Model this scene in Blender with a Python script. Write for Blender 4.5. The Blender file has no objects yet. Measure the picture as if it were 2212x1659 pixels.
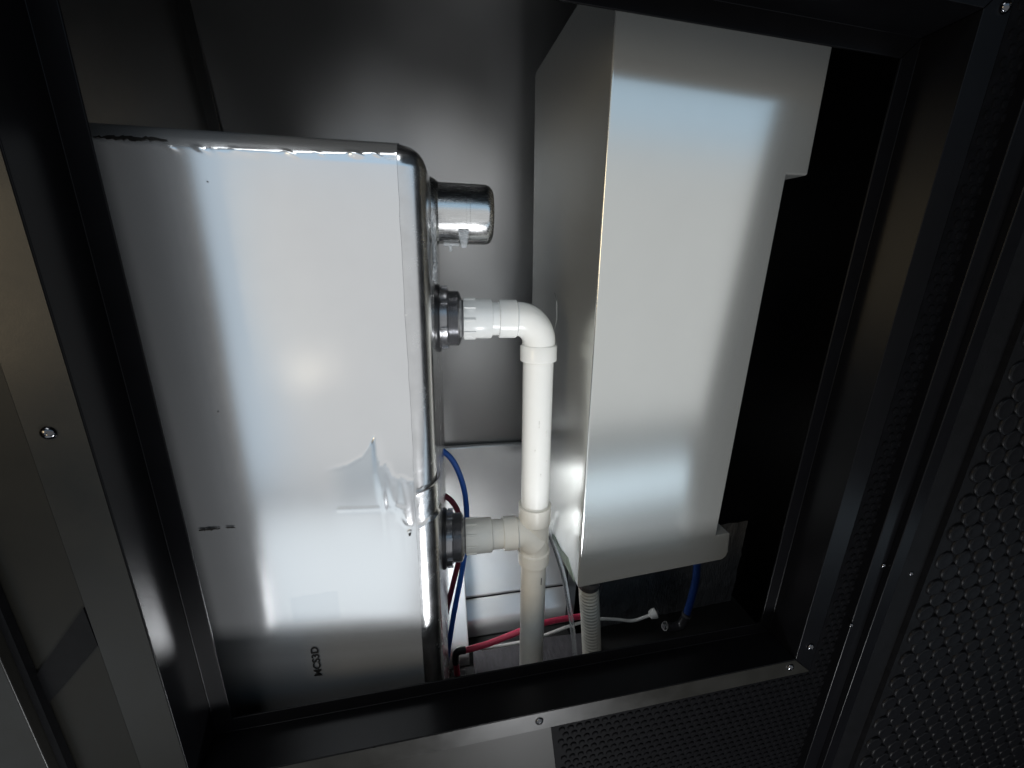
import bpy, bmesh, math, random
from mathutils import Vector, Matrix, noise

random.seed(7)
scene = bpy.context.scene
COL = scene.collection
PI = math.pi

# ------------------------------------------------------------------ camera
CAMZ = 1.0
R0 = (0.98915134, -0.01895315, 0.14567223)   # world X in lens axes (right, down, forward)
R1 = (-0.14530622, -0.27191513, 0.95128769)  # world Y (into the compartment)
R2 = (0.02158059, -0.96213457, -0.27171923)  # world Z (up)
cam_data = bpy.data.cameras.new("camera")
cam_data.sensor_width = 36.0
cam_data.lens = 36.0 * 831.0 / 2212.0
cam_data.clip_start = 0.005
cam_data.clip_end = 50.0
cam = bpy.data.objects.new("camera", cam_data)
COL.objects.link(cam)
cam.matrix_world = Matrix(((R0[0], -R0[1], -R0[2], 0.0),
                           (R1[0], -R1[1], -R1[2], 0.0),
                           (R2[0], -R2[1], -R2[2], CAMZ),
                           (0, 0, 0, 1)))
scene.camera = cam

# ------------------------------------------------------------------ world, lamps, exposure
world = bpy.data.worlds.new("World")
scene.world = world
world.use_nodes = True
world.node_tree.nodes["Background"].inputs[0].default_value = (0.45, 0.5, 0.6, 1)
world.node_tree.nodes["Background"].inputs[1].default_value = 0.02

def area(name, loc, target, sx, sy, power, color):
    l = bpy.data.lights.new(name, 'AREA')
    l.shape = 'RECTANGLE'; l.size = sx; l.size_y = sy
    l.energy = power; l.color = color
    o = bpy.data.objects.new(name, l)
    COL.objects.link(o)
    o.location = loc
    d = Vector(target) - Vector(loc)
    o.rotation_euler = d.to_track_quat('-Z', 'Y').to_euler()
    return o

area("daylight_doorway", (0.825, -1.25, 0.70), (0.825, 0.4, 0.70), 3.75, 1.8, 13.4, (0.965, 0.985, 1.0))
area("sky_over_doorway", (0.65, -1.25, 1.95), (0.65, 0.4, 1.95), 4.1, 0.7, 7.6, (0.52, 0.76, 1.0))
area("sky_beside_doorway", (-1.325, -1.25, 0.70), (-1.325, 0.4, 0.70), 0.55, 1.8, 2.3, (0.62, 0.82, 1.0))
area("sunlit_ground", (-0.9, -0.75, -0.32), (-0.9, -0.75, 1.0), 1.4, 0.9, 4.2, (0.86, 0.94, 1.0))
area("sunlit_ground_side", (1.75, -0.75, -0.32), (1.75, -0.75, 1.0), 1.9, 0.30, 3.0, (0.68, 0.85, 1.0))
area("sun_patch", (0.24, -0.38, -0.24), (0.14, 0.5, 0.8), 0.26, 0.16, 13.0, (0.95, 0.97, 1.0))
area("overhead_fill", (-0.75, -0.9, 2.9), (0.2, 0.6, 0.5), 1.2, 0.6, 16.0, (0.93, 0.97, 1.0))  # added fill from above, brightens the low interior and pipework
area("lamp_glow", (-0.80, -1.2, 0.50), (-0.2, 0.44, 0.85), 0.13, 0.10, 0.075, (1.0, 0.86, 0.68))
area("daylight_through_side_vent", (-0.10, 0.765, 0.40), (0.08, 0.83, 0.10), 0.10, 0.10, 1.15, (0.95, 0.98, 1.0))
area("warm_lamp", (-1.85, -1.2, 1.05), (-0.35, 0.35, 1.0), 0.6, 0.9, 14.0, (1.0, 0.78, 0.48))

scene.view_settings.view_transform = 'Standard'
scene.view_settings.look = 'None'
scene.view_settings.exposure = 0.0
scene.view_settings.gamma = 1.0
scene.view_settings.use_curve_mapping = False

# ------------------------------------------------------------------ helpers
def ray(u, v):
    a = ((u - 1106.0) / 831.0, (v - 829.5) / 831.0, 1.0)
    return Vector([r[0]*a[0] + r[1]*a[1] + r[2]*a[2] for r in (R0, R1, R2)])

def at(u, v, Y):
    """survey point: where the sight line of a photo point meets the depth Y (metres behind the lens)"""
    r = ray(u, v)
    p = r * (Y / r.y)
    p.z += CAMZ
    return p

def link(name, me, mat, parent=None):
    o = bpy.data.objects.new(name, me)
    COL.objects.link(o)
    if mat is not None and len(me.materials) == 0:
        me.materials.append(mat)
    if parent is not None:
        o.parent = parent
    return o

def tag(o, label, cat, group=None):
    o["label"] = label; o["category"] = cat
    if group: o["group"] = group
    return o

def empty(name, loc=(0, 0, 0), rz=0.0):
    o = bpy.data.objects.new(name, None)
    COL.objects.link(o)
    o.location = loc; o.rotation_euler = (0, 0, rz)
    return o

def struct(o):
    o["kind"] = "structure"
    return o

def mesh_from(bm, name, smooth=False, angle=None):
    me = bpy.data.meshes.new(name)
    bmesh.ops.recalc_face_normals(bm, faces=bm.faces[:])
    if smooth:
        for f in bm.faces: f.smooth = True
        if angle is not None:
            for e in bm.edges:
                if len(e.link_faces) == 2 and e.calc_face_angle(0) > math.radians(angle):
                    e.smooth = False
    bm.to_mesh(me); bm.free()
    return me

def box_bm(bm, x0, x1, y0, y1, z0, z1):
    vs = [bm.verts.new(p) for p in ((x0,y0,z0),(x1,y0,z0),(x1,y1,z0),(x0,y1,z0),
                                    (x0,y0,z1),(x1,y0,z1),(x1,y1,z1),(x0,y1,z1))]
    for q in ((0,1,2,3),(4,5,6,7),(0,1,5,4),(1,2,6,5),(2,3,7,6),(3,0,4,7)):
        bm.faces.new([vs[i] for i in q])
    return vs

def wn(o, bev=1.0):
    """keep large flat faces optically flat next to their rounded edges"""
    if bev > 0:
        m = o.modifiers.new("weighted", 'WEIGHTED_NORMAL'); m.keep_sharp = False; m.weight = 100
    return o

def box(name, x0, x1, y0, y1, z0, z1, mat, parent=None, bev=0.0, seg=3):
    bm = bmesh.new()
    box_bm(bm, x0, x1, y0, y1, z0, z1)
    if bev > 0:
        bmesh.ops.bevel(bm, geom=bm.edges[:], offset=bev, segments=seg, profile=0.5, affect='EDGES')
    return wn(link(name, mesh_from(bm, name, bev > 0, 40), mat, parent), bev)

def prism(name, poly, axis_from, axis_to, plane, mat, parent=None, bev=0.0, seg=2):
    """poly in 2-D, extruded; plane 'xz' extrudes along y, 'yz' along x, 'xy' along z"""
    bm = bmesh.new()
    def P(a, b, t):
        return {'xz': (a, t, b), 'yz': (t, a, b), 'xy': (a, b, t)}[plane]
    lo = [bm.verts.new(P(a, b, axis_from)) for a, b in poly]
    hi = [bm.verts.new(P(a, b, axis_to)) for a, b in poly]
    bm.faces.new(lo); bm.faces.new(hi[::-1])
    n = len(poly)
    for i in range(n):
        bm.faces.new([lo[i], lo[(i+1) % n], hi[(i+1) % n], hi[i]])
    if bev > 0:
        bmesh.ops.recalc_face_normals(bm, faces=bm.faces[:])
        bmesh.ops.bevel(bm, geom=bm.edges[:], offset=bev, segments=seg, profile=0.5, affect='EDGES')
    return wn(link(name, mesh_from(bm, name, bev > 0, 40), mat, parent), bev)

def frame_axes(d):
    d = d.normalized()
    up = Vector((0, 0, 1)) if abs(d.z) < 0.9 else Vector((0, 1, 0))
    a = d.cross(up).normalized()
    return a, d.cross(a).normalized()

def lathe(name, origin, direction, prof, mat, parent=None, n=48, angle=35, closed=True):
    """prof: list of (distance along axis, radius)"""
    bm = bmesh.new()
    origin = Vector(origin); d = Vector(direction).normalized()
    a, b = frame_axes(d)
    rings = []
    for t, r in prof:
        rings.append([bm.verts.new(origin + d*t + (a*math.cos(2*PI*k/n) + b*math.sin(2*PI*k/n))*max(r, 1e-5))
                      for k in range(n)])
    for i in range(len(rings)-1):
        for k in range(n):
            bm.faces.new([rings[i][k], rings[i][(k+1) % n], rings[i+1][(k+1) % n], rings[i+1][k]])
    if closed:
        bm.faces.new(rings[0]); bm.faces.new(rings[-1])
    return link(name, mesh_from(bm, name, True, angle), mat, parent)

def catmull(pts, sub=10):
    pts = [Vector(p) for p in pts]
    P = [pts[0]*2 - pts[1]] + pts + [pts[-1]*2 - pts[-2]]
    out = []
    for i in range(1, len(P)-2):
        p0, p1, p2, p3 = P[i-1:i+3]
        for k in range(sub):
            t = k/sub
            out.append(0.5*((2*p1) + (p2-p0)*t + (2*p0-5*p1+4*p2-p3)*t*t + (3*p1-p0-3*p2+p3)*t**3))
    out.append(pts[-1])
    return out

def sweep(name, pts, radius, mat, parent=None, n=20, rfun=None, angle=60, caps=True):
    bm = bmesh.new()
    rings = []
    a = None
    L = 0.0
    for i, p in enumerate(pts):
        d = (pts[min(i+1, len(pts)-1)] - pts[max(i-1, 0)]).normalized()
        if a is None:
            a, b = frame_axes(d)
        else:
            a = (a - d*a.dot(d)).normalized()
        b = d.cross(a)
        if i: L += (p - pts[i-1]).length
        r = radius if rfun is None else rfun(L)
        rings.append([bm.verts.new(p + (a*math.cos(2*PI*k/n) + b*math.sin(2*PI*k/n))*r) for k in range(n)])
    for i in range(len(rings)-1):
        for k in range(n):
            bm.faces.new([rings[i][k], rings[i][(k+1) % n], rings[i+1][(k+1) % n], rings[i+1][k]])
    if caps:
        bm.faces.new(rings[0]); bm.faces.new(rings[-1])
    return link(name, mesh_from(bm, name, True, angle), mat, parent)

# ------------------------------------------------------------------ materials
def new_mat(name):
    m = bpy.data.materials.new(name)
    m.use_nodes = True
    nt = m.node_tree
    return m, nt, nt.nodes["Principled BSDF"]

def pmat(name, color, rough=0.5, metal=0.0, spec=0.5, var=0.0, scale=20.0, bump=0.0, bscale=200.0,
         rvar=0.0, stretch=(1, 1, 1), coat=0.0, trans=0.0, ior=1.45, bdist=0.001, bdetail=4):
    m, nt, b = new_mat(name)
    b.inputs["Base Color"].default_value = (*color, 1)
    b.inputs["Roughness"].default_value = rough
    b.inputs["Metallic"].default_value = metal
    b.inputs["Specular IOR Level"].default_value = spec
    b.inputs["Coat Weight"].default_value = coat
    b.inputs["Transmission Weight"].default_value = trans
    b.inputs["IOR"].default_value = ior
    tc = nt.nodes.new("ShaderNodeTexCoord")
    mp = nt.nodes.new("ShaderNodeMapping")
    mp.inputs["Scale"].default_value = stretch
    nt.links.new(tc.outputs["Object"], mp.inputs[0])
    if var > 0 or rvar > 0:
        n1 = nt.nodes.new("ShaderNodeTexNoise")
        n1.inputs["Scale"].default_value = scale
        n1.inputs["Detail"].default_value = 6
        n1.inputs["Roughness"].default_value = 0.65
        nt.links.new(mp.outputs[0], n1.inputs["Vector"])
        if var > 0:
            mr = nt.nodes.new("ShaderNodeMapRange")
            mr.inputs["From Min"].default_value = 0.3; mr.inputs["From Max"].default_value = 0.7
            mr.inputs["To Min"].default_value = 1 - var; mr.inputs["To Max"].default_value = 1 + var
            nt.links.new(n1.outputs["Fac"], mr.inputs["Value"])
            mx = nt.nodes.new("ShaderNodeMix"); mx.data_type = 'RGBA'; mx.blend_type = 'MULTIPLY'
            mx.inputs["Factor"].default_value = 1.0
            mx.inputs["A"].default_value = (*color, 1)
            nt.links.new(mr.outputs[0], mx.inputs["B"])
            nt.links.new(mx.outputs["Result"], b.inputs["Base Color"])
        if rvar > 0:
            m2 = nt.nodes.new("ShaderNodeMapRange")
            m2.inputs["From Min"].default_value = 0.3; m2.inputs["From Max"].default_value = 0.7
            m2.inputs["To Min"].default_value = max(0.02, rough - rvar); m2.inputs["To Max"].default_value = rough + rvar
            nt.links.new(n1.outputs["Fac"], m2.inputs["Value"])
            nt.links.new(m2.outputs[0], b.inputs["Roughness"])
    if bump > 0:
        n2 = nt.nodes.new("ShaderNodeTexNoise")
        n2.inputs["Scale"].default_value = bscale
        n2.inputs["Detail"].default_value = bdetail
        nt.links.new(mp.outputs[0], n2.inputs["Vector"])
        bp = nt.nodes.new("ShaderNodeBump")
        bp.inputs["Strength"].default_value = bump
        bp.inputs["Distance"].default_value = bdist
        nt.links.new(n2.outputs["Fac"], bp.inputs["Height"])
        nt.links.new(bp.outputs[0], b.inputs["Normal"])
    return m

M = {}
M['black_paint'] = pmat("black_satin_paint", (0.0025, 0.0025, 0.003), 0.28, 0, 0.11, 0.15, 30)
M['grey_sheet'] = pmat("grey_coated_sheet", (0.0095, 0.009, 0.0075), 0.42, 0, 0.12, 0.10, 12, 0.05, 700, 0.05)
M['flange'] = pmat("dark_grey_flange", (0.0105, 0.010, 0.0085), 0.34, 0, 0.20, 0.12, 25, 0.05, 800, 0.05)
M['rubber'] = pmat("black_rubber", (0.003, 0.003, 0.0034), 0.5, 0, 0.10, 0.25, 60, 0.15, 600)
M['film'] = pmat("silver_white_film", (0.76, 0.765, 0.77), 0.21, 0.83, 0.5, 0.02, 9, 0.012, 60, 0.015)
def film_tone(m):
    nt = m.node_tree; b = nt.nodes["Principled BSDF"]
    src = b.inputs["Base Color"].links[0].from_socket
    at_ = nt.nodes.new("ShaderNodeAttribute"); at_.attribute_name = "overlap"
    mx = nt.nodes.new("ShaderNodeMix"); mx.data_type = 'RGBA'; mx.blend_type = 'MULTIPLY'
    mx.inputs["B"].default_value = (0.80, 0.845, 0.88, 1)
    nt.links.new(src, mx.inputs["A"]); nt.links.new(at_.outputs["Fac"], mx.inputs["Factor"])
    nt.links.new(mx.outputs["Result"], b.inputs["Base Color"])
film_tone(M['film'])
M['steel'] = pmat("polished_steel", (0.70, 0.70, 0.70), 0.25, 1.0, 0.5, 0.06, 40, 0.02, 120, 0.04)
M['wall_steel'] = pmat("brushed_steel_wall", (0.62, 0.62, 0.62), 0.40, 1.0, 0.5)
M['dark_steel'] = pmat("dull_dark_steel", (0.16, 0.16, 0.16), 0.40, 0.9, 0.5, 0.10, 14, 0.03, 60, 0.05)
M['guard'] = pmat("bright_guard_steel", (0.84, 0.84, 0.84), 0.26, 0.55, 0.5, 0.03, 10)
M['right_tank'] = pmat("satin_tank_plastic", (0.65, 0.66, 0.635), 0.20, 0.78, 0.5, 0.02, 8)
M['pvc'] = pmat("white_pvc", (0.82, 0.82, 0.79), 0.26, 0, 0.5, 0.012, 60)
M['pvc_cream'] = pmat("cream_pvc", (0.70, 0.68, 0.62), 0.33, 0, 0.5, 0.03, 60, 0.02, 300, 0.05)
M['black_plastic'] = pmat("black_plastic", (0.018, 0.018, 0.02), 0.28, 0, 0.6, 0.1, 80)
M['grey_thread'] = pmat("dark_grey_fitting", (0.06, 0.06, 0.065), 0.25, 0.0, 0.6, 0.1, 80)
M['blue'] = pmat("blue_tube", (0.02, 0.10, 0.42), 0.32, 0, 0.5, 0.05, 60)
M['navy'] = pmat("navy_tube", (0.008, 0.03, 0.13), 0.32, 0, 0.5, 0.05, 60)
M['red'] = pmat("red_tube", (0.56, 0.045, 0.10), 0.35, 0, 0.5, 0.05, 60)
M['dark_red'] = pmat("dark_red_tube", (0.22, 0.03, 0.05), 0.35, 0, 0.5, 0.05, 60)
M['clear'] = pmat("clear_vinyl", (0.93, 0.95, 0.96), 0.12, 0, 0.5, trans=0.85, ior=1.3)
M['clear_film'] = pmat("clear_film", (0.92, 0.94, 0.95), 0.14, 0.0, 0.7, trans=0.75, ior=1.25)
M['hose'] = pmat("grey_corrugated", (0.36, 0.35, 0.31), 0.45, 0, 0.4, 0.06, 60)
M['cable'] = pmat("white_cable", (0.62, 0.62, 0.60), 0.4, 0, 0.4)
M['foam'] = pmat("grey_foam", (0.075, 0.072, 0.078), 0.8, 0, 0.2, 0.2, 90, 0.6, 160, stretch=(1, .35, 1), bdist=0.004)
M['cloth'] = pmat("black_woven_liner", (0.14, 0.143, 0.15), 0.45, 0, 0.45, 0.3, 60, 0.9, 90, stretch=(2.2, 1, 0.6), bdist=0.006)
M['white_post'] = pmat("white_gloss_coat", (0.82, 0.82, 0.80), 0.25, 0, 0.5, 0.02, 20)
M['chrome'] = pmat("screw_chrome", (0.75, 0.75, 0.75), 0.12, 1.0)
M['screw'] = pmat("black_chrome", (0.10, 0.10, 0.105), 0.16, 1.0)
M['stub'] = pmat("brushed_stub", (0.68, 0.68, 0.67), 0.25, 1.0, 0.5, 0.10, 60, 0.03, 300, 0.06, stretch=(1, 12, 12))
M['thread'] = pmat("dull_thread_metal", (0.30, 0.30, 0.31), 0.26, 0.85, 0.5, 0.08, 90)
M['coin'] = pmat("black_coin_rubber", (0.003, 0.003, 0.0035), 0.42, 0, 0.10, 0.3, 60, 0.2, 400)
M['liner'] = pmat("black_liner", (0.0024, 0.0024, 0.0028), 0.6, 0, 0.02, 0.3, 60, 0.15, 500)
M['ink'] = pmat("black_print", (0.01, 0.01, 0.01), 0.5, 0, 0.3)
M['scuff_crease'] = pmat("dark_scuff_crease", (0.012, 0.011, 0.010), 0.55, 0, 0.3, 0.3, 200)
M['smear'] = pmat("green_grey_smear", (0.16, 0.22, 0.18), 0.55, 0, 0.3, 0.5, 40)
M['floor'] = pmat("black_floor", (0.02, 0.02, 0.02), 0.5, 0, 0.4, 0.2, 30, 0.2, 120)

# ------------------------------------------------------------------ setting: the compartment
YAW_IN = math.radians(5.0)
room = lambda n, *a: struct(box(n, *a))
cyaw = math.cos(YAW_IN); syaw = math.sin(YAW_IN)

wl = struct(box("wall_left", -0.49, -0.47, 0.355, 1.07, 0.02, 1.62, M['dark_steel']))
# folded strip where the left wall meets the back wall
def sheet(name, prof, x0, x1, mat, parent, t=0.0015, sub=8, wav=0.0):
    P = catmull([Vector((0, y, z)) for y, z in prof], sub)
    verts, faces = [], []
    nx = 60
    for p in P:
        for i in range(nx+1):
            xx = x0 + (x1-x0)*i/nx
            verts.append((xx, p.y + (wav*noise.noise(Vector((xx*5.5, p.z*4.0, 2.2))) if wav else 0.0), p.z))
    w = nx+1
    for j in range(len(P)-1):
        for i in range(nx):
            faces.append((j*w+i, j*w+i+1, (j+1)*w+i+1, (j+1)*w+i))
    me = bpy.data.meshes.new(name)
    me.from_pydata(verts, [], faces)
    for p in me.polygons: p.use_smooth = True
    o = link(name, me, mat, parent)
    m = o.modifiers.new("thick", 'SOLIDIFY'); m.thickness = t; m.offset = -1
    return o
back = struct(sheet("wall_back", [(1.0, 0.05), (1.0, 0.55), (1.0, 0.85), (0.993, 1.02), (0.975, 1.17), (0.950, 1.32), (0.925, 1.46), (0.905, 1.61)], -0.60, 1.0, M['wall_steel'], None, 0.006, 8, 0.007))
back.rotation_euler = (0, 0, math.radians(2.0))
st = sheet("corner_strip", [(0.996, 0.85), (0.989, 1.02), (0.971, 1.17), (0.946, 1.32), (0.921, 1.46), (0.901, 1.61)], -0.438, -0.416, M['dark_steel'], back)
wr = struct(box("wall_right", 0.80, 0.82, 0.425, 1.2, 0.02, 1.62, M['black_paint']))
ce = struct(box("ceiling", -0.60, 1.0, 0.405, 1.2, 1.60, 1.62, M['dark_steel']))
fl = struct(box("floor", -0.60, 1.0, 0.405, 1.2, 0.08, 0.10, M['floor']))

# partition wall with the opening, in the yawed axes of the access frame
FY = math.radians(3.0)
def ring_wall(name, ox0, ox1, oz0, oz1, ix0, ix1, iz0, iz1, y0, y1, mat, parent=None):
    bm = bmesh.new()
    for (a, b, c, d) in ((ox0, ix0, oz0, oz1), (ix1, ox1, oz0, oz1), (ix0, ix1, oz0, iz0), (ix0, ix1, iz1, oz1)):
        box_bm(bm, a, b, y0, y1, c, d)
    bmesh.ops.remove_doubles(bm, verts=bm.verts[:], dist=1e-6)
    return link(name, mesh_from(bm, name), mat, parent)

pw = struct(ring_wall("partition_wall", -1.4, 1.6, -0.45, 2.0, -0.282, 0.525, CAMZ-0.554, CAMZ+0.258, 0.3535, 0.375, M['grey_sheet']))
pw.rotation_euler = (0, 0, FY)
fl_ = struct(ring_wall("wall_front_lining", -0.46, 0.86, 0.10, 1.6, -0.283, 0.526, CAMZ-0.555, CAMZ+0.259, 0.3756, 0.3776, M['dark_steel']))
fl_.rotation_euler = (0, 0, FY)

# ------------------------------------------------------------------ access frame (Z-section, mitred)
fr = empty("access_frame", (0, 0, CAMZ-0.55), FY)
tag(fr, "black metal access frame with mitred corners around the two tanks", "frame")
OX0, OX1, OZ0, OZ1 = -0.2574, 0.5004, 0.0208, 0.7828       # inner lip edges (local z from frame base)
LIP = 0.020
YB, YF = 0.400, 0.351
FW = {'l': 0.042, 'r': 0.034, 'b': 0.032, 't': 0.034}
T = 0.0022
def rail(side):
    # section in (outward s, depth y); s=0 at lip edge, outward positive
    fw = FW[side]
    sec = [(0, YB), (LIP - 0.0, YB), (LIP, YF), (LIP + fw, YF), (LIP + fw, YF + T), (LIP + T, YF + T),
           (LIP + T, YB + T), (0, YB + T)]
    bm = bmesh.new()
    def pos(s, y, end):
        # mitre: point at outward offset s on the two corners of this side
        fl_, fr_, fb_, ft_ = OX0, OX1, OZ0, OZ1
        k = {q: (s if s <= LIP + T else LIP + T + (s - LIP - T) * (FW[q] - T) / (fw - T)) for q in 'lrbt'}
        if side == 'b': return (OX0 - k['l'], y, OZ0 - s) if end == 0 else (OX1 + k['r'], y, OZ0 - s)
        if side == 't': return (OX0 - k['l'], y, OZ1 + s) if end == 0 else (OX1 + k['r'], y, OZ1 + s)
        if side == 'l': return (OX0 - s, y, OZ0 - k['b']) if end == 0 else (OX0 - s, y, OZ1 + k['t'])
        if side == 'r': return (OX1 + s, y, OZ0 - k['b']) if end == 0 else (OX1 + s, y, OZ1 + k['t'])
    g = 0.00025
    def shift(p, end):
        p = list(p)
        i = 0 if side in 'bt' else 2
        p[i] += g if end == 0 else -g
        return p
    A = [bm.verts.new(shift(pos(s, y, 0), 0)) for s, y in sec]
    B = [bm.verts.new(shift(pos(s, y, 1), 1)) for s, y in sec]
    n = len(sec)
    bm.faces.new(A); bm.faces.new(B[::-1])
    for i in range(n):
        bm.faces.new([A[i], A[(i+1) % n], B[(i+1) % n], B[i]])
    bmesh.ops.recalc_face_normals(bm, faces=bm.faces[:])
    bmesh.ops.bevel(bm, geom=bm.edges[:], offset=0.0007, segments=2, profile=0.5, affect='EDGES')
    return wn(link("frame_rail", mesh_from(bm, "frame_rail", True, 50), M['black_paint'], fr))
rails = {s: rail(s) for s in 'lrbt'}

# grey tape-like face of the flange on the left and lower rails
def flange_face(side, rl):
    fw = FW[side]
    e = 0.0012
    if side == 'l':
        poly = [(OX0-LIP-e-T*0, OZ0-LIP-0.001), (OX0-LIP-e, OZ1+LIP), (OX0-LIP-fw+e, OZ1+LIP+FW['t']-e), (OX0-LIP-fw+e, OZ0-LIP-FW['b']+e)]
    else:
        poly = [(OX0-LIP+0.001, OZ0-LIP-e), (OX1+LIP-0.001, OZ0-LIP-e), (OX1+LIP+FW['r']-e, OZ0-LIP-fw+e), (OX0-LIP-FW['l']+e, OZ0-LIP-fw+e)]
    return prism("flange_coating", poly, YF-0.0006, YF+0.0004, 'xz', M['flange'], rl)
flange_face('l', rails['l']); flange_face('b', rails['b'])

# screws on the flange
def screw_mesh():
    bm = bmesh.new()
    n = 20
    prof = [(0.0, 0.0056), (0.0008, 0.0055), (0.002, 0.0046), (0.0029, 0.003), (0.0033, 0.0016), (0.0024, 0.0013), (0.0022, 0.0001)]
    rings = [[bm.verts.new((r*math.cos(2*PI*k/n), -t, r*math.sin(2*PI*k/n))) for k in range(n)] for t, r in prof]
    for i in range(len(rings)-1):
        for k in range(n):
            bm.faces.new([rings[i][k], rings[i][(k+1) % n], rings[i+1][(k+1) % n], rings[i+1][k]])
    bm.faces.new(rings[0]); bm.faces.new(rings[-1])
    return mesh_from(bm, "screw", True, 60)
screw_me = screw_mesh(); screw_me.materials.append(M['screw'])
def local_frame(u, v, y):
    r = ray(u, v)
    c, s = math.cos(FY), math.sin(FY)
    x_, y_ = r.x*c + r.y*s, -r.x*s + r.y*c
    k = y / y_
    return Vector((x_*k, y, r.z*k + 0.55))
for u, v in ((105, 935), (1165, 1557), (1707, 1441), (1751, 1397), (2172, 15)):
    s = link("screw", screw_me, None, fr)
    s.location = local_frame(u, v, YF - 0.0006)

# ------------------------------------------------------------------ liner sheets with raised dots
def dot_mesh(r, h):
    bm = bmesh.new()
    n = 14
    prof = [(0, r), (h*0.7, r*0.97), (h, r*0.88), (h*0.92, r*0.72), (h*0.9, r*0.3)]
    rings = [[bm.verts.new((q*math.cos(2*PI*k/n), -t, q*math.sin(2*PI*k/n))) for k in range(n)] for t, q in prof]
    for i in range(len(rings)-1):
        for k in range(n):
            bm.faces.new([rings[i][k], rings[i][(k+1) % n], rings[i+1][(k+1) % n], rings[i+1][k]])
    bm.faces.new(rings[-1])
    return mesh_from(bm, "dot", True, 50)

def dots_joined(name, pts, r, h, y, mat, parent, prof=None):
    verts, faces = [], []
    n = 10
    prof = prof or ((0, r), (h*0.6, r*0.92), (h, r*0.66))
    for (x, z) in pts:
        b0 = len(verts)
        for t, q in prof:
            for k in range(n):
                verts.append((x + q*math.cos(2*PI*k/n), y - t, z + q*math.sin(2*PI*k/n)))
        for i in range(len(prof)-1):
            for k in range(n):
                faces.append((b0+i*n+k, b0+i*n+(k+1) % n, b0+(i+1)*n+(k+1) % n, b0+(i+1)*n+k))
        faces.append(tuple(b0+(len(prof)-1)*n+k for k in range(n)))
    me = bpy.data.meshes.new(name)
    me.from_pydata(verts, [], faces)
    o = link(name, me, mat, parent)
    o["kind"] = "stuff"
    return o

lin = empty("dotted_liner", (0, 0, CAMZ-0.55), FY)
tag(lin, "black dotted rubber liner on the wall below and right of the frame", "liner")
zl = OZ0 - LIP - FW['b'] - 0.001
xr = OX1 + LIP + FW['r'] + 0.001
poly = [(0.137, zl), (xr, zl), (xr, 0.95), (0.66, 0.95), (0.66, -0.80), (0.24, -0.80)]
prism("sheet", poly, YF + 0.0006, YF + 0.0024, 'xz', M['liner'], lin)
pts = []
for j in range(-34, 75):
    for i in range(0, 60):
        x = 0.14 + i*0.0125 + (0.00625 if j % 2 else 0)
        z = zl - 0.008 + j*0.0115
        inside = (z < zl - 0.006 and x > 0.146 + (zl - z)*0.13 and x < 0.652 and z > -0.39) or (x > xr + 0.006 and x < 0.652 and z < 0.94)
        if inside: pts.append((x, z))
dots_joined("raised_dots", pts, 0.0046, 0.0016, YF + 0.0006, M['liner'], lin)

# ------------------------------------------------------------------ outer door post and near dotted panel on the right
YP = 0.336
post = empty("door_post", (0, 0, CAMZ - 0.9), FY)
tag(post, "black ribbed door post standing right of the frame", "post")
def lx(u, v, y): return local_frame(u, v, y).x
x1 = lx(2001, 886, YP); x2 = lx(2038, 886, YP); x3 = lx(2066, 886, YP); x4 = lx(2138, 886, YP)
box("post_face", x1, x2 - 0.0008, YP + 0.004, YP + 0.0168, -0.5, 1.7, M['black_paint'], post, 0.0012)
box("rib", x2, x3, YP - 0.003, YP + 0.0168, -0.5, 1.7, M['black_paint'], post, 0.0012)
box("gasket", x3 + 0.0008, x4, YP + 0.006, YP + 0.0168, -0.5, 1.7, M['rubber'], post, 0.0015)
for u, v in ((1971, 1241), (1908, 1221), (1838, 1350)):
    p = local_frame(u, v, YP + 0.004)
    s = link("screw", screw_me, None, post)
    s.location = (p.x, YP + (0.0055 if p.x > x3 else 0.0035), p.z + 0.35); s.scale = (0.6, 0.6, 0.6)

near = empty("door_panel", (0, 0, CAMZ - 0.9), FY)
tag(near, "black door panel covered in large raised dots at the lower right", "panel")
box("panel_sheet", x4 + 0.001, 1.5, YP, YP + 0.0165, -0.5, 1.7, M['rubber'], near)
dm = dot_mesh(0.0152, 0.0036); dm.materials.append(M['coin'])
cand = []
for j in range(0, 90):
    for i in range(0, 60):
        x = x4 + 0.006 + i*0.0345 + (0.01725 if j % 2 else 0)
        z = -0.45 + j*0.0235
        if x < x4 + 0.016: continue
        cF, sF = math.cos(FY), math.sin(FY)
        w = Vector((x*cF - YP*sF, x*sF + YP*cF, z - 0.9))
        zc = R0[2]*w.x + R1[2]*w.y + R2[2]*w.z
        xc = R0[0]*w.x + R1[0]*w.y + R2[0]*w.z
        yc = R0[1]*w.x + R1[1]*w.y + R2[1]*w.z
        if zc < 0.02: continue
        u, v = 1106 + 831*xc/zc, 829.5 + 831*yc/zc
        if u < 2235 and -30 < v < 1685:
            cand.append((-v, x, z))
cand.sort()
for _, x, z in cand[:290]:
    d = link("raised_dot", dm, None, near)
    d.location = (x + random.uniform(-.0012, .0012), YP, z + random.uniform(-.0012, .0012))
    d.scale = (1 + random.uniform(-.06, .06), random.uniform(0.7, 1.15), 1 + random.uniform(-.06, .06))
if len(cand) > 290:
    dots_joined("raised_dots", [(x, z) for _, x, z in cand[290:]], 0.0152, 0.0036, YP, M['coin'], near,
                [(0, 0.0152), (0.0025, 0.0147), (0.0036, 0.0134), (0.0033, 0.0109), (0.0032, 0.0046)])

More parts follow.
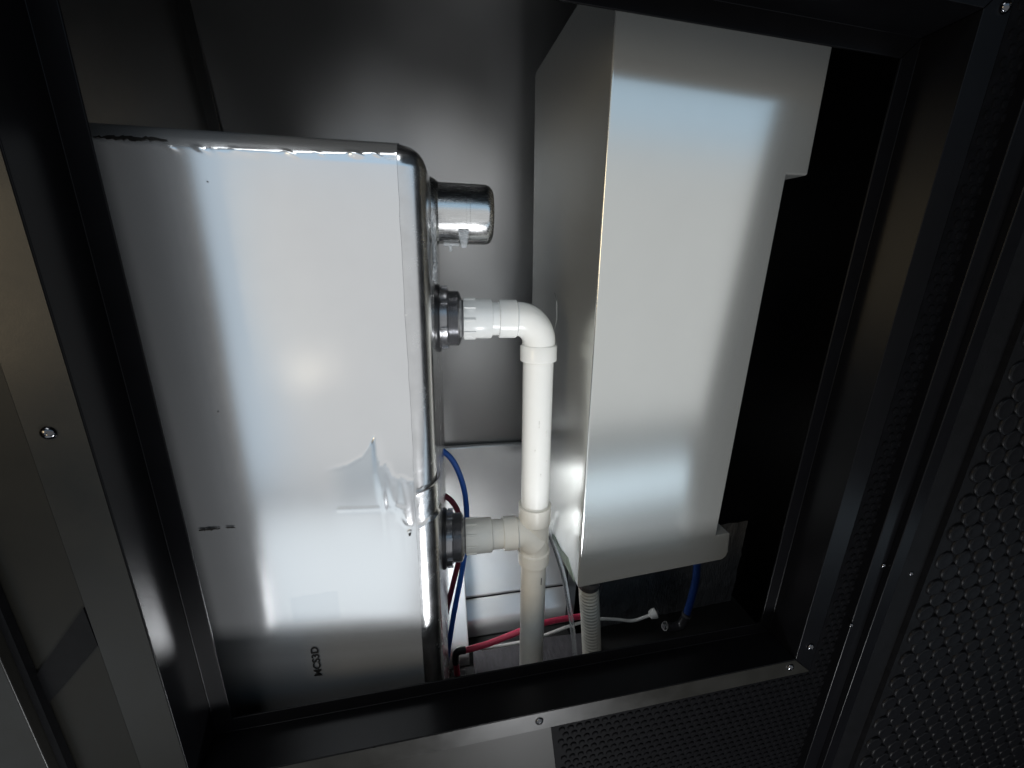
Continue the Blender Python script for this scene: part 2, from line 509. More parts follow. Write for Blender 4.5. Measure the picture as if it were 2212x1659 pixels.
# ------------------------------------------------------------------ left outer panel, dark patch, near edge
YL = 0.338
xe = lx(65, 1530, YL)
ln = empty("outer_side_panel", (0, 0, CAMZ - 0.9), FY)
tag(ln, "dark grey outer panel at the lower left corner beyond a black gap", "panel")
box("panel_sheet", -1.0, xe - 0.006, YL, YL + 0.0145, 0.0, 1.7, M['flange'], ln, 0.0015)
box("gap_seal", xe - 0.0055, xe, YL + 0.008, YL + 0.0145, 0.0, 1.7, M['rubber'], ln)
c0 = [local_frame(*q, 0.3530) for q in ((182, 1312), (213, 1392), (92, 1535), (45, 1505))]  # flat dark slanted patch laid on the grey sheet
band = prism("dark_patch", [(p.x, p.z) for p in c0], 0.3518, 0.3534, 'xz', M['rubber'])
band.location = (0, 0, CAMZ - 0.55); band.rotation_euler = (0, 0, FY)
tag(band, "dark slanted patch on the grey sheet left of the frame", "strip")

# ------------------------------------------------------------------ left stainless tank under protective film
TY = math.radians(-0.6)
TO = Vector((-0.056, 0.438, 0))
tank = empty("steel_tank", (TO.x, TO.y, CAMZ - 0.90), TY)
tag(tank, "stainless steel water tank with silver protective film left of the white pipe", "tank")
TX1 = 0.0300; TZ1 = 1.027; TR = 0.025
box("shell", -0.405, TX1, 0.0, 0.30, 0.004, TZ1, M['steel'], tank, TR, 10)

def to_tank(u, v):
    """photo point on the front face of the tank, in tank axes (x, z)"""
    r = ray(u, v)
    c, s = math.cos(TY), math.sin(TY)
    # plane through (-0.06,0.47) with normal (sinTY,-cosTY)
    n = Vector((s, -c, 0))
    k = (TO.dot(n)) / r.dot(n)
    p = r*k
    d = p - TO
    return (d.x*c + d.y*s, p.z + 0.90)

ridge_px = [(1270, 1852), (1330, 1837), (1367, 1828), (1427, 1795), (1460, 1752), (1480, 1715), (1488, 1795), (1501, 1834),
            (1516, 1820), (1548, 1873), (1564, 1882), (1579, 1876), (1602, 1888), (1632, 1894)]
tear = [to_tank(x/1.8228, y/1.8228) for x, y in ridge_px]
peaks = [(to_tank(1480/1.8228, 1715/1.8228), to_tank(1515/1.8228, 1998/1.8228), 0.0035),
         (to_tank(1516/1.8228, 1820/1.8228), to_tank(1558/1.8228, 1995/1.8228), 0.0028),
         (to_tank(1579/1.8228, 1876/1.8228), to_tank(1602/1.8228, 2060/1.8228), 0.0030),
         (to_tank(1560/1.8228, 1985/1.8228), to_tank(1618/1.8228, 2065/1.8228), 0.0018)]
def tear_z(x):
    if x < tear[0][0] or x > tear[-1][0]: return None
    for a, b in zip(tear, tear[1:]):
        if a[0] <= x <= b[0]:
            t = (x - a[0])/max(1e-6, b[0]-a[0])
            return a[1] + (b[1]-a[1])*t
    return None
def sstep(a, b, x):
    t = max(0.0, min(1.0, (x-a)/(b-a)))
    return t*t*(3-2*t)
wl_l = to_tank(200, 300); wl_r = to_tank(852, 331)
def film_h(x, z):
    h = 0.00035*noise.noise(Vector((x*14, z*9, 3.1)))
    # torn overlay edge
    tz = tear_z(x)
    if tz is not None:
        fade = sstep(tear[0][0], tear[0][0]+0.03, x)
        below = sstep(-0.0006, 0.0012, tz - z)
        h += 0.0004*below*fade*(1 - sstep(0.05, 0.12, tz - z))
        h += 0.0003*fade*math.exp(-((tz - z)/0.0022)**2)
    for a, b, amp in peaks:
        dx, dz = b[0]-a[0], b[1]-a[1]
        L2 = dx*dx+dz*dz
        t = ((x-a[0])*dx + (z-a[1])*dz)/L2
        if -0.05 < t < 1.1:
            px_, pz_ = a[0]+dx*t, a[1]+dz*t
            dist = math.hypot(x-px_, z-pz_)
            wdt = 0.0035 + 0.004*(1-abs(2*t-1))
            h += amp*0.42*math.exp(-(dist/wdt)**2)*sstep(-0.05, 0.1, t)*(1-sstep(0.85, 1.1, t))
    # wrinkle along the top bend
    t = (x - wl_l[0])/(wl_r[0]-wl_l[0])
    zw = wl_l[1] + (wl_r[1]-wl_l[1])*t - 0.004*math.sin(PI*max(0, min(1, t)))
    dz = z - zw
    if abs(dz) < 0.02:
        act = 0.45 + 0.75*max(0.0, noise.noise(Vector((x*22, 7.7, 0))) + 0.3)
        h += 0.0011*act*math.exp(-(dz/0.0028)**2)
        h += 0.0044*act*math.exp(-((dz+0.001)/0.0026)**2)*max(0.0, noise.noise(Vector((x*130 + dz*200, z*60, 1.7))))
    # fold lines near the tape patch
    a = to_tank(730, 1100); b = to_tank(885, 1095)
    if a[0] < x < b[0]:
        zz = a[1] + (b[1]-a[1])*(x-a[0])/(b[0]-a[0])
        h += 0.00018*math.exp(-((z-zz)/0.0020)**2)
    return h

FOFF = 0.0009
def build_film():
    xs0 = -0.375; xs1 = 0.0030
    nx = 250
    # profile rows: bottom -> bend -> onto the top
    rows = []
    zb = TZ1 - TR
    nz = 430
    for j in range(nz+1):
        rows.append(('f', 0.02 + (zb - 0.02)*j/nz))
    for j in range(1, 45):
        rows.append(('a', (PI/2)*j/44))
    for j in range(1, 8):
        rows.append(('t', 0.02*j))
    verts, faces = [], []
    for kind, val in rows:
        for i in range(nx+1):
            zz = val if kind == 'f' else zb
            edge = xs1 + 0.0012*noise.noise(Vector((zz*9, 0.3, 5.5))) + 0.0006*noise.noise(Vector((zz*60, 2.3, 5.5)))
            x = xs0 + (edge - xs0)*i/nx
            if kind == 'f':
                verts.append((x, -FOFF - film_h(x, val), val))
            elif kind == 'a':
                rr = TR + FOFF + film_h(x, zb + TR*math.sin(val))*max(0, 1-val/1.4)
                verts.append((x, TR - rr*math.cos(val), zb + rr*math.sin(val)))
            else:
                verts.append((x, TR + val, TZ1 + FOFF))
    w = nx + 1
    for j in range(len(rows)-1):
        for i in range(nx):
            faces.append((j*w+i, j*w+i+1, (j+1)*w+i+1, (j+1)*w+i))
    me = bpy.data.meshes.new("protective_film")
    me.from_pydata(verts, [], faces)
    att = me.attributes.new("overlap", 'FLOAT', 'POINT')
    p0, p1 = to_tank(626, 1290), to_tank(736, 1335)
    zf0, zf1 = to_tank(730, 1101), to_tank(885, 1096)
    for i, (x, y, z) in enumerate(verts):
        tz = tear_z(x)
        v = 0.0
        if tz is not None and z < tz:
            zf = zf0[1] + (zf1[1]-zf0[1])*(x-zf0[0])/(zf1[0]-zf0[0])
            v = sstep(tear[0][0], tear[0][0]+0.035, x)*(0.30 + 0.70*sstep(zf-0.004, zf+0.05, z))*sstep(zf-0.012, zf, z)
        if p0[0] < x < p1[0] and p1[1] < z < p0[1] - 0.0 + 0.09*(x-p0[0]):
            v = max(v, 0.28)
        att.data[i].value = v
    for p in me.polygons: p.use_smooth = True
    return link("protective_film", me, M['film'], tank)
film = build_film()
film["label"] = "silver white protective film with wrinkles and a torn overlap"

# print on the film: rotated to read upwards
tcu = bpy.data.curves.new("print", 'FONT')
tcu.body = "MCS3D"
tcu.size = 0.0125
tcu.extrude = 0.0001
tcu.offset = 0.0003
tcu.align_x = 'CENTER'; tcu.align_y = 'CENTER'
to_ = bpy.data.objects.new("film_print_tmp", tcu)
COL.objects.link(to_)
bpy.context.view_layer.update()
dg = bpy.context.evaluated_depsgraph_get()
tme = bpy.data.meshes.new_from_object(to_.evaluated_get(dg))
bpy.data.objects.remove(to_)
tme.materials.clear()
pr = link("film_print", tme, M['ink'], film)
tx, tz = to_tank(685, 1426)
bb = [v.co for v in tme.vertices]
wtxt = max(v.x for v in bb) - min(v.x for v in bb)
za = to_tank(688, 1458)[1]; zc_ = to_tank(682, 1396)[1]
k = (zc_ - za)/wtxt
htxt = max(v.y for v in bb) - min(v.y for v in bb)
kx = (to_tank(695, 1426)[0] - to_tank(678, 1426)[0])/htxt
pr.matrix_local = Matrix.Translation((tx, -0.0022, tz)) @ Matrix(((0, -kx, 0, 0), (0, 0, -1, 0), (k, 0, 0, 0), (0, 0, 0, 1)))

# small tear hole, scuffs, painted wrinkle shade and tape patch on the film
def blot(name, pts_px, mat, lift=0.0016, parent=film, thick=0.0004):
    q = [to_tank(*p) for p in pts_px]
    o = prism(name, q, -lift, -lift + thick, 'xz', mat, parent)
    zb = TZ1 - TR
    for v in o.data.vertices:
        if v.co.z > zb:
            d = min(v.co.z - zb, TR*0.97)
            v.co.y += TR - math.sqrt(TR*TR - d*d)
    return o
blot("tear_hole", [(880, 1147), (885, 1143), (890, 1145), (889, 1151), (884, 1154), (880, 1151)], M['steel'], 0.0028)
blot("tear_hole", [(883, 1150), (889, 1147), (888, 1153), (884, 1155)], M['ink'], 0.0034)
rs = random.Random(3)
def scuff_crease(u0, v0, u1, v1, n, amp):
    top = []; bot = []
    for i in range(n+1):
        t = i/n
        u = u0 + (u1-u0)*t; v = v0 + (v1-v0)*t
        h = amp*math.sin(PI*t)**0.5*(0.3 + rs.random()) + 0.6
        o = rs.uniform(-1, 1)*amp*0.5
        top.append((u, v - h + o)); bot.append((u, v + h + o))
    blot("scuff_crease", top + bot[::-1], M['scuff_crease'], 0.0024)
scuff_crease(202, 296, 362, 301, 26, 4.5)  # shade of the top wrinkle put into the colour; next two are scuffs
scuff_crease(432, 1143, 478, 1139, 22, 1.6)
scuff_crease(490, 1137, 510, 1137, 8, 0.8)
for u, v in ((450, 393), (473, 888)):
    blot("speck", [(u-1.2, v), (u, v-1.6), (u+1.2, v), (u, v+1.8)], M['scuff_crease'], 0.0020)

# wrapped tape band around the bare steel corner
def corner_band():
    verts, faces = [], []
    z0 = to_tank(905, 1137)[1]; z1 = to_tank(903, 1062)[1]
    nz, na = 26, 26
    for j in range(nz+1):
        z = z0 + (z1-z0)*j/nz
        for i in range(na+1):
            a = PI*0.5*i/na*1.15
            e = min(j, nz-j)/nz
            ridge = 0.0026*math.exp(-(e/0.05)**2)
            rr = TR + 0.0012 + ridge + 0.0002*noise.noise(Vector((a*4, z*140, 0.5)))
            zz = z + 0.010*math.sin(a*0.9) + 0.002*noise.noise(Vector((a*3, j*0.2, 9)))
            cx, cy = TX1 - TR, TR
            verts.append((cx + rr*math.sin(min(a, PI/2)), cy - rr*math.cos(a), zz))
    w = na+1
    for j in range(nz):
        for i in range(na):
            faces.append((j*w+i, j*w+i+1, (j+1)*w+i+1, (j+1)*w+i))
    me = bpy.data.meshes.new("tape_band")
    me.from_pydata(verts, [], faces)
    for p in me.polygons: p.use_smooth = True
    return link("tape_band", me, M['steel'], tank)
tb = corner_band()

# loose crumpled film hanging beside the corner
def side_film():
    verts, faces = [], []
    z0 = to_tank(905, 606)[1]; z1 = to_tank(890, 440)[1]
    nz, nx = 60, 14
    for j in range(nz+1):
        t = j/nz
        z = z0 + (z1-z0)*t
        for i in range(nx+1):
            s = i/nx
            wv = 0.003*noise.noise(Vector((s*5, t*7, 4))) + 0.0018*noise.noise(Vector((s*14, t*22, 8)))
            y = 0.024 + 0.05*s
            verts.append((TX1 + 0.002 + 0.0035*math.sin(s*7 + t*4)**2 + abs(wv), y, z - 0.006*s))
    w = nx+1
    for j in range(nz):
        for i in range(nx):
            faces.append((j*w+i, j*w+i+1, (j+1)*w+i+1, (j+1)*w+i))
    me = bpy.data.meshes.new("loose_film")
    me.from_pydata(verts, [], faces)
    for p in me.polygons: p.use_smooth = True
    o = link("loose_film", me, M['clear_film'], tank)
    sm = o.modifiers.new("thick", 'SOLIDIFY'); sm.thickness = 0.0006
    return o
side_film()

def W2T(p):
    """world point to tank axes"""
    d = Vector(p) - Vector((TO.x, TO.y, CAMZ - 0.90))
    c, s = math.cos(TY), math.sin(TY)
    return Vector((d.x*c + d.y*s, -d.x*s + d.y*c, d.z))

# capped steel outlet stub
YS = 0.56
sc_ = W2T(at(1000, 464, YS)); e0 = TX1 - 0.002
end = W2T(at(1064, 464, YS)).x
Ls = end - e0
r_ = 0.0375
stub = lathe("outlet_stub", (e0, sc_.y, sc_.z), (1, 0, 0),
      [(0, r_+0.006), (0.006, r_+0.003), (0.010, r_), (Ls*0.55, r_), (Ls*0.552, r_-0.0008), (Ls*0.56, r_-0.0008), (Ls*0.562, r_-0.0002),
       (Ls*0.61, r_-0.0002), (Ls*0.612, r_-0.0008), (Ls*0.616, r_-0.0008), (Ls*0.62, r_), (Ls-0.010, r_-0.0004), (Ls-0.005, r_-0.0022), (Ls-0.0015, r_-0.006), (Ls, r_-0.010)],
      M['stub'], tank, 64)
# film scraps under the stub
box("film_scrap", e0+Ls*0.18, e0+Ls*0.44, sc_.y-0.012, sc_.y+0.004, sc_.z-r_-0.0032, sc_.z-r_+0.0008, M['clear_film'], stub, 0.0008)
prism("film_scrap", [(e0+Ls*0.42, sc_.z-r_+0.016), (e0+Ls*0.60, sc_.z-r_+0.016), (e0+Ls*0.555, sc_.z-r_-0.006), (e0+Ls*0.47, sc_.z-r_-0.006)],
      sc_.y-r_*0.86, sc_.y-r_*0.86+0.004, 'xz', M['clear_film'], stub, 0.001)
box("film_scrap", e0+Ls*0.27, e0+Ls*0.325, sc_.y-0.010, sc_.y-0.006, sc_.z-r_-0.010, sc_.z-r_-0.002, M['clear_film'], stub, 0.0008)

# bulkhead fittings
def bulkhead(vc, ub, yb):
    c = W2T(at(ub, vc, yb))
    x0 = TX1 - 0.001
    g = lathe("bulkhead_fitting", (x0, c.y, c.z), (1, 0, 0),
              [(0, 0.049), (0.004, 0.0488), (0.0065, 0.047), (0.0075, 0.041), (0.016, 0.041)], M['black_plastic'], tank, 48)
    tooth = []
    # lock nut with lugs
    bm = bmesh.new()
    lk = lathe("lock_nut", (x0+0.0068, c.y, c.z), (1, 0, 0), [(0, 0.0445), (0.002, 0.0448), (0.0095, 0.044), (0.0105, 0.041), (0.012, 0.039)], M['thread'], g, 48)
    prof = [(0, 0.0385)]
    for i in range(7):
        prof += [(0.0006+i*0.0021, 0.0397), (0.0016+i*0.0021, 0.0385)]
    prof += [(0.0155, 0.037), (0.017, 0.033), (0.019, 0.0265), (0.034, 0.0240)]
    lathe("thread", (x0+0.0180, c.y, c.z), (1, 0, 0), prof, M['thread'], g, 48, 80)
    for k in range(8):
        a = 2*PI*k/8 + 0.2
        lug = box("lug", -0.0045, 0.0045, -0.0022, 0.0022, -0.0022, 0.0022, M['thread'], g, 0.0006)
        lug.location = (x0+0.013, c.y + 0.0447*math.cos(a), c.z + 0.0447*math.sin(a))
        lug.rotation_euler = (a, 0, 0)
    return c, x0
YB_ = 0.57
cu, bx0 = bulkhead(688, 968, YB_)
cl, _ = bulkhead(1160, 985, YB_ - 0.010)

# ------------------------------------------------------------------ PVC drain assembly (world axes)
pv = empty("drain_pipework", (0.13, YB_, CAMZ - 0.9))
tag(pv, "white plastic drain pipe with elbow and wye branch between the two tanks", "pipe")
ORG = Vector((0.13, YB_, CAMZ - 0.9))
def T2W(p):
    c, s = math.cos(TY), math.sin(TY)
    return Vector((p[0]*c - p[1]*s + TO.x, p[0]*s + p[1]*c + TO.y, p[2] + CAMZ - 0.90))
pu = T2W((0.06, cu.y, cu.z)) - ORG
pl = T2W((0.06, cl.y, cl.z)) - ORG
def wx(u, v, Y): return at(u, v, Y).x - ORG.x
RP = 0.0238
YPu, YPl = pu.y + ORG.y, pl.y + ORG.y
axT = at(1161, 850, YPu) - ORG; axT.y = pu.y
axB = at(1148, 1400, YPl) - ORG; axB.y = pl.y
vd = (axB - axT).normalized()
def on_axis(z):
    t = (z - axT.z)/vd.z
    return axT + vd*t

def union_side(zc, yc, xa, xb, xc, xd, mat, tag_parent, rn=0.0290):
    """ribbed union nut xa..xb, neck xb..xc, socket collar xc..xd, along +x"""
    y = yc; z = zc
    nut = lathe("union_nut", (xa, y, z), (1, 0, 0), [(0, rn-0.004), (0.0005, rn-0.0008), (0.002, rn), (xb-xa-0.002, rn-0.0004), (xb-xa-0.0006, rn-0.0012), (xb-xa, rn-0.004)], mat, tag_parent)
    for k in range(10):
        a = 2*PI*k/10 + 0.35
        rb = box("grip_rib", 0.001, (xb-xa)*0.42, -0.0014, 0.0014, -0.0012, 0.0012, mat, nut, 0.0005)
        rb.location = (xa, y + (rn+0.0006)*math.sin(a), z + (rn+0.0006)*math.cos(a))
        rb.rotation_euler = (-a, 0, 0)
    lathe("neck", (xb-0.002, y, z), (1, 0, 0), [(0, rn-0.0046), (xc-xb+0.008, rn-0.0046)], mat, tag_parent)
    return nut

xa, xb, xc, xd = (wx(u, 688, YPu) for u in (1000, 1062, 1077, 1116))
union_side(pu.z, pu.y, xa, xb, xc, xd, M['pvc'], pv)
el = lathe("elbow_collar", (xc, pu.y, pu.z), (1, 0, 0), [(0, RP+0.0006), (0.0001, RP+0.0035), (0.001, RP+0.0042), (xd-xc-0.002, RP+0.0042), (xd-xc, RP+0.002), (xd-xc+0.001, RP)], M['pvc'], pv)
bend_r = on_axis(pu.z).x - (xd + 0.0)
bp_ = []
zt = pu.z - bend_r
for k in range(25):
    a = (PI/2)*k/24
    bp_.append(Vector((xd + bend_r*math.sin(a), pu.y, pu.z - bend_r + bend_r*math.cos(a))))
bp_ = [Vector((xd-0.004, pu.y, pu.z))] + bp_ + [Vector((bp_[-1].x, pu.y, bp_[-1].z - 0.004))]
sweep("elbow", bp_, RP + 0.0014, M['pvc'], pv, 48)
zs0 = at(1163, 744, YPu).z - ORG.z; zs1 = at(1163, 779, YPu).z - ORG.z
p0 = on_axis(zs0)
lathe("elbow_collar", p0, vd, [(0, RP+0.001), (0.001, RP+0.0035), (0.003, RP+0.0045), (zs0-zs1-0.001, RP+0.0045), (zs0-zs1, RP+0.0035), (zs0-zs1+0.0001, RP-0.001)], M['pvc'], pv)
lathe("seal_line", on_axis(zs1+0.0002), vd, [(0, RP+0.0003), (0.0009, RP+0.0003)], M['ink'], pv)
zw0 = at(1157, 1092, YPl).z - ORG.z       # top of wye
zw1 = at(1155, 1130, YPl).z - ORG.z
zw2 = at(1152, 1188, YPl).z - ORG.z
zw3 = at(1152, 1214, YPl).z - ORG.z
lathe("riser_pipe", on_axis(zs1+0.004), vd, [(0, RP), (zs1-zw0+0.02, RP)], M['pvc'], pv)
wy = lathe("wye_body", on_axis(zw0), vd,
           [(0.0006, RP+0.0002), (0, RP+0.002), (0.001, RP+0.0042), (zw0-zw1-0.002, RP+0.0042), (zw0-zw1, RP+0.002), (zw0-zw1+0.001, RP+0.0016),
            (zw0-zw2, RP+0.0016), (zw0-zw2+0.002, RP+0.0042), (zw0-zw3-0.0006, RP+0.0038), (zw0-zw3, RP+0.0006), (zw0-zw3, RP)], M['pvc_cream'], pv)
# branch of the wye
xa2, xb2, xc2, xd2 = (wx(u, 1158, YPl) for u in (1005, 1062, 1086, 1117))
union_side(pl.z, pl.y, xa2, xb2, xc2, xd2, M['pvc_cream'], pv)
lathe("branch_collar", (xc2, pl.y, pl.z), (1, 0, 0), [(0, RP+0.0006), (0.0001, RP+0.0035), (0.001, RP+0.0042), (xd2-xc2-0.002, RP+0.0042), (xd2-xc2, RP+0.0016)], M['pvc_cream'], wy)
ax_l = on_axis(pl.z)
sweep("branch", [Vector((xd2-0.003, pl.y, pl.z)), Vector((xd2+0.010, pl.y, pl.z)), Vector((ax_l.x-0.012, pl.y, pl.z-0.006)), Vector((ax_l.x, pl.y, pl.z-0.022))], RP+0.0014, M['pvc_cream'], wy, 40)
lathe("drop_pipe", on_axis(zw3+0.004), vd, [(0, RP-0.001), (0.32, RP-0.001)], M['pvc_cream'], pv)
box("pencil_mark", -0.0005, 0.0005, -0.0005, 0.0005, -0.007, 0.007, M['ink'], pv).location = on_axis(at(1164, 1240, YPl).z-ORG.z) + Vector((0.010, -RP*0.90, 0))

M['smudge'] = pmat("grey_smudge", (0.66, 0.65, 0.62), 0.5, 0, 0.3, 0.3, 120)
for u, v, hh in ((1158, 905, 0.006), (1176, 925, 0.005), (1165, 1010, 0.003), (1150, 960, 0.002), (1180, 985, 0.004)):
    p = on_axis(at(u, v, YPu).z - ORG.z)
    dx = max(-0.8, min(0.8, (u - 1160)/36.0))*RP
    sm = box("smudge", -0.0009, 0.0009, -0.0004, 0.0004, -hh, hh, M['smudge'], pv)
    sm.location = p + Vector((dx, -math.sqrt(RP*RP - dx*dx) + 0.0002, 0))

# ------------------------------------------------------------------ right tank
RO = Vector((0.197, 0.505, CAMZ - 0.503))
rt = empty("side_tank", RO, 0)
RM = Matrix.Rotation(math.radians(4.0), 3, 'Z') @ Matrix.Rotation(math.radians(-2.0), 3, 'Y') @ Matrix.Rotation(math.radians(2.4), 3, 'X')
rt.rotation_euler = RM.to_euler()
tag(rt, "grey white plastic tank with stepped right edge behind the right of the frame", "tank")
def rt_local(u, v, n):
    r = ray(u, v); o = RO - Vector((0, 0, CAMZ))
    p = r*(o.dot(n)/r.dot(n))
    return RM.transposed() @ (p - o)
def to_rt(u, v):
    q = rt_local(u, v, RM @ Vector((0, -1, 0)))
    return (q.x, q.z)
c_lo, c_n0, c_n1 = to_rt(1572, 1200), to_rt(1578, 1152), to_rt(1549, 1150)
c_n2, c_n3, c_top = to_rt(1700, 377), to_rt(1746, 377), to_rt(1800, 100)
ZT = 0.33 + 0.503
xt = c_top[0] + (c_top[0]-c_n3[0])*(ZT-c_top[1])/(c_top[1]-c_n3[1])
poly = [(0, 0), (c_lo[0]-0.012, 0.002), (c_lo[0]-0.003, 0.007), (c_lo[0], 0.018), (c_n0[0], c_n0[1]), (c_n1[0], c_n0[1]), (c_n2[0], c_n2[1]), (c_n3[0], c_n2[1]), (xt, ZT), (0, ZT)]
bm = bmesh.new()
lo = [bm.verts.new((a, 0.0, b)) for a, b in poly]
hi = [bm.verts.new((a, 0.315, b)) for a, b in poly]
bm.faces.new(lo); bm.faces.new(hi[::-1])
for i in range(len(poly)):
    bm.faces.new([lo[i], lo[(i+1) % len(poly)], hi[(i+1) % len(poly)], hi[i]])
bmesh.ops.recalc_face_normals(bm, faces=bm.faces[:])
bmesh.ops.bevel(bm, geom=bm.edges[:], offset=0.0030, segments=4, profile=0.5, affect='EDGES')
body = wn(link("tank_body", mesh_from(bm, "tank_body", True, 40), M['right_tank'], rt))
# moulded mark on the left face, scraped green smear at its lower corner
def lf(u, v):
    """photo point on the tank's left face in tank axes (y, z)"""
    q = rt_local(u, v, RM @ Vector((-1, 0, 0)))
    return (q.y, q.z)
q = [lf(*p) for p in ((1186, 655), (1191, 640), (1198, 632), (1203, 650), (1203, 690), (1198, 712), (1190, 705), (1187, 680))]
prism("moulded_mark", q, -0.0006, 0.001, 'yz', M['right_tank'], body, 0.0003)
q = [lf(*p) for p in ((1186, 1148), (1200, 1158), (1212, 1185), (1228, 1205), (1238, 1240), (1241, 1258), (1226, 1230), (1208, 1195))]
prism("green_smear", q, -0.0005, 0.0003, 'yz', M['smear'], body)

# ------------------------------------------------------------------ curved stainless guard low at the back
gd = empty("steel_guard", (0, 0, CAMZ - 0.90), math.radians(3.0))
tag(gd, "bright curved stainless guard panel low behind the white pipe", "panel")
sheet("upper_sheet", [(0.985, 0.445), (0.9635, 0.345), (0.942, 0.245), (0.925, 0.203), (0.893, 0.157), (0.857, 0.113), (0.825, 0.080)], -0.25, 0.345, M['guard'], gd)
sheet("lower_sheet", [(0.8230, 0.0772), (0.800, 0.055), (0.786, 0.041), (0.779, 0.028), (0.776, 0.004)], -0.25, 0.345, M['guard'], gd)

sheet("side_sheet", [(0.905, 0.25), (0.868, 0.192), (0.828, 0.140), (0.78, 0.090), (0.735, 0.048), (0.712, 0.026), (0.706, 0.002)], -0.12, 0.058, M['guard'], gd)

fp = box("foam_pad", -0.01, 0.27, -0.055, 0.055, 0.0, 0.035, M['foam'], None, 0.008, 4)
fp.location = (0.04, 0.675, CAMZ - 0.90 + 0.002)
tag(fp, "dark grey ribbed foam pad on the compartment floor below the red tube", "foam pad")

# black woven liner under the right tank
wlb = empty("woven_liner", (0.285, 0.76, CAMZ - 0.90), YAW_IN)
tag(wlb, "black woven liner sheet under the right tank", "liner")
bm = bmesh.new()
nx, nz = 90, 60
grid = [[None]*(nx+1) for _ in range(nz+1)]
for j in range(nz+1):
    for i in range(nx+1):
        x = 0.50*i/nx; z = 0.27*j/nz
        h = 0.003*noise.noise(Vector((x*40, z*22, 2))) + 0.0022*noise.noise(Vector((x*130, z*60, 6)))
        grid[j][i] = bm.verts.new((x, -h, z))
for j in range(nz):
    for i in range(nx):
        bm.faces.new([grid[j][i], grid[j][i+1], grid[j+1][i+1], grid[j+1][i]])
ws = link("sheet", mesh_from(bm, "woven_sheet", True), M['cloth'], wlb)
eb = box("edge_bracket", -0.004, 0.022, -0.022, 0.03, 0.0, 0.40, M['black_paint'], wlb, 0.002)
for z in (0.265, 0.245):
    s = link("bolt", screw_me, None, eb)
    s.location = (0.009, -0.0222, z - 0.05); s.scale = (0.9, 1.2, 0.9)

# ------------------------------------------------------------------ tubes and hoses
def tube(name, pxs, Y, dia, mat, label, cat, n=16, parent=None, sub=10):
    pts = [at(u, v, (Y if not isinstance(Y, (list, tuple)) else Y[i])) for i, (u, v) in enumerate(pxs)]
    c = catmull(pts, sub)
    o = pts[-1].copy()
    c = [p - o for p in c]
    ob = sweep(name, c, dia/2, mat, parent, n)
    ob.location = o
    if label: tag(ob, label, cat)
    return ob

tube("blue_tube", [(930, 948), (950, 968), (978, 995), (998, 1040), (1007, 1090), (1008, 1150), (1003, 1200), (994, 1255), (978, 1340), (965, 1430), (960, 1470)],
     [0.68, 0.67, 0.66, 0.655, 0.65, 0.645, 0.64, 0.635, 0.63, 0.625, 0.62], 0.0105, M['blue'],
     "blue water tube curving down beside the steel tank", "tube")
tube("dark_red_tube", [(935, 1066), (955, 1069), (975, 1082), (990, 1108), (997, 1150), (994, 1195), (986, 1232), (973, 1285), (960, 1345), (948, 1420)],
     [0.70, 0.69, 0.68, 0.675, 0.67, 0.67, 0.665, 0.66, 0.655, 0.65], 0.011, M['dark_red'],
     "dark red tube looping behind the lower black fitting", "tube")
rtb = empty("red_tube", at(986, 1450, 0.64))
tag(rtb, "bright red tube with black elbow crossing behind the drain pipe", "tube")
O = rtb.location
def sub_tube(name, pxs, Y, dia, mat, n=16):
    pts = [at(u, v, Y[i]) - O for i, (u, v) in enumerate(pxs)]
    return sweep(name, catmull(pts, 10), dia/2, mat, rtb, n)
sub_tube("tube_run", [(1000, 1406), (1050, 1392), (1100, 1373), (1150, 1353), (1200, 1340), (1250, 1332), (1272, 1329)], [0.645, 0.65, 0.655, 0.66, 0.665, 0.67, 0.672], 0.0125, M['red'])
sub_tube("tube_drop", [(985, 1428), (986, 1440), (988, 1456)], [0.64, 0.64, 0.64], 0.0125, M['red'])
sub_tube("elbow_fitting", [(1005, 1404), (992, 1406), (985, 1413), (984, 1424), (985, 1431)], [0.645, 0.643, 0.64, 0.64, 0.64], 0.0150, M['black_plastic'])
for u, v, Y in ((1004, 1405, 0.645), (985, 1428, 0.64)):
    d = (Vector((1, 0.02, 0.10)) if u > 990 else Vector((0.02, 0, -1)))
    lathe("clamp_ring", at(u, v, Y) - O - d.normalized()*0.002, d, [(0, 0.0066), (0.0004, 0.0072), (0.0036, 0.0072), (0.004, 0.0066)], M['chrome'], rtb, 24)

vb = empty("valve_block", at(990, 1462, 0.635))
tag(vb, "small black valve block under the red tube elbow", "valve")
box("block", -0.014, 0.016, -0.014, 0.014, -0.03, 0.002, M['black_plastic'], vb, 0.002)
box("cap", -0.006, 0.006, -0.018, -0.0135, -0.012, 0.001, M['grey_thread'], vb, 0.001)

ch = tube("clear_hose", [(1168, 1110), (1183, 1143), (1200, 1188), (1216, 1240), (1228, 1300), (1237, 1360), (1242, 1410), (1246, 1450)],
          [0.66, 0.65, 0.64, 0.63, 0.62, 0.615, 0.61, 0.61], 0.0105, M['clear'],
          "clear vinyl hose hanging between the drain pipe and the right tank", "hose")
wc = empty("white_cable", at(1415, 1326, 0.66))
tag(wc, "white cable with a round plug lying below the right tank", "cable")
O2 = wc.location
pts = [at(u, v, 0.66) - O2 for u, v in ((1040, 1402), (1120, 1388), (1180, 1371), (1240, 1349), (1290, 1338), (1330, 1338), (1365, 1341), (1390, 1334), (1406, 1328))]
sweep("cord", catmull(pts, 10), 0.0034, M['cable'], wc, 14)
dpl = (pts[-1] - pts[-2]).normalized()
plug = lathe("plug", pts[-1] - dpl*0.004, dpl, [(0, 0.005), (0.002, 0.0085), (0.010, 0.0108), (0.016, 0.0112), (0.017, 0.0098), (0.0175, 0.004)], M['cable'], wc, 30)
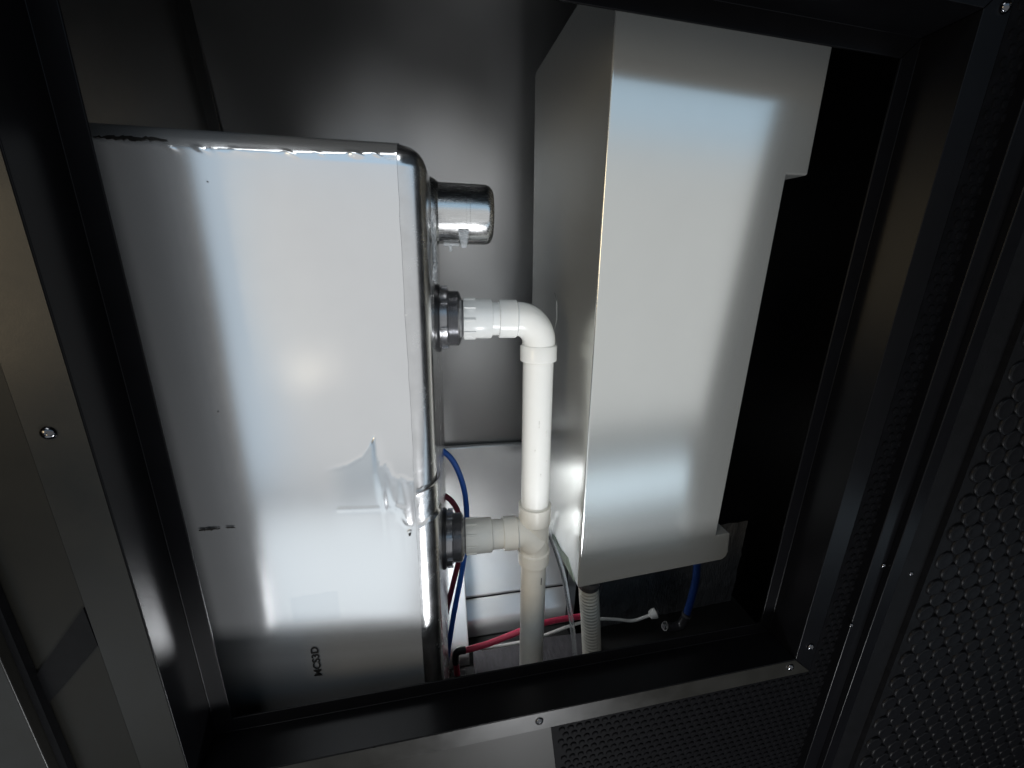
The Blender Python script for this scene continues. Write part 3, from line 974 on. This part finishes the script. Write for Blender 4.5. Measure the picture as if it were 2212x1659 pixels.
for sgn in (-1, 1):
    lathe("pin", pts[-1] + dpl*0.013 + Vector((0, -0.003, sgn*0.004)), dpl, [(0, 0.0018), (0.006, 0.0018), (0.0075, 0.001)], M['chrome'], plug, 14)
lathe("collar", pts[-1] + dpl*0.0138, dpl, [(0, 0.0116), (0.0025, 0.0116)], M['black_plastic'], plug, 30)

# corrugated drain hose under the right tank
chs = empty("corrugated_hose", at(1277, 1440, 0.585))
tag(chs, "beige corrugated drain hose hanging from the right tank", "hose")
O3 = chs.location
hp = catmull([at(u, v, 0.585) - O3 for u, v in ((1271, 1262), (1273, 1300), (1276, 1350), (1278, 1400), (1280, 1460))], 55)
sweep("hose_wall", hp, 0.0165, M['hose'], chs, 28, rfun=lambda L: 0.0186 + 0.0011*math.copysign(abs(math.sin(2*PI*L/0.0078))**0.6, math.sin(2*PI*L/0.0078)), angle=80)
top = at(1271, 1258, 0.585) - O3
lathe("hose_socket", top + Vector((0, 0, 0.012)), (0, 0, -1), [(0, 0.023), (0.008, 0.023), (0.010, 0.0215), (0.018, 0.021), (0.022, 0.018)], M['grey_thread'], chs, 32)

# blue tube and fitting below the tank, right
rb_ = empty("blue_drain_tube", at(1470, 1350, 0.62))
tag(rb_, "short blue tube with black elbow under the right end of the tank", "tube")
O4 = rb_.location
sweep("tube", catmull([at(u, v, 0.62) - O4 for u, v in ((1506, 1215), (1503, 1250), (1494, 1290), (1482, 1330))], 10), 0.0075, M['navy'], rb_, 18)
sweep("elbow_fitting", catmull([at(u, v, 0.62) - O4 for u, v in ((1485, 1324), (1478, 1340), (1468, 1352), (1448, 1356), (1436, 1352))], 8), 0.0098, M['black_plastic'], rb_, 18)
lathe("clamp_ring", at(1482, 1330, 0.62) - O4, Vector((0.3, 0, 1)), [(0, 0.0086), (0.0004, 0.0104), (0.004, 0.0104), (0.0044, 0.0086)], M['grey_thread'], rb_, 24)
lathe("nozzle", at(1438, 1352, 0.62) - O4, Vector((-1, -0.2, 0.15)), [(0, 0.007), (0.004, 0.0075), (0.006, 0.005)], M['chrome'], rb_, 20)
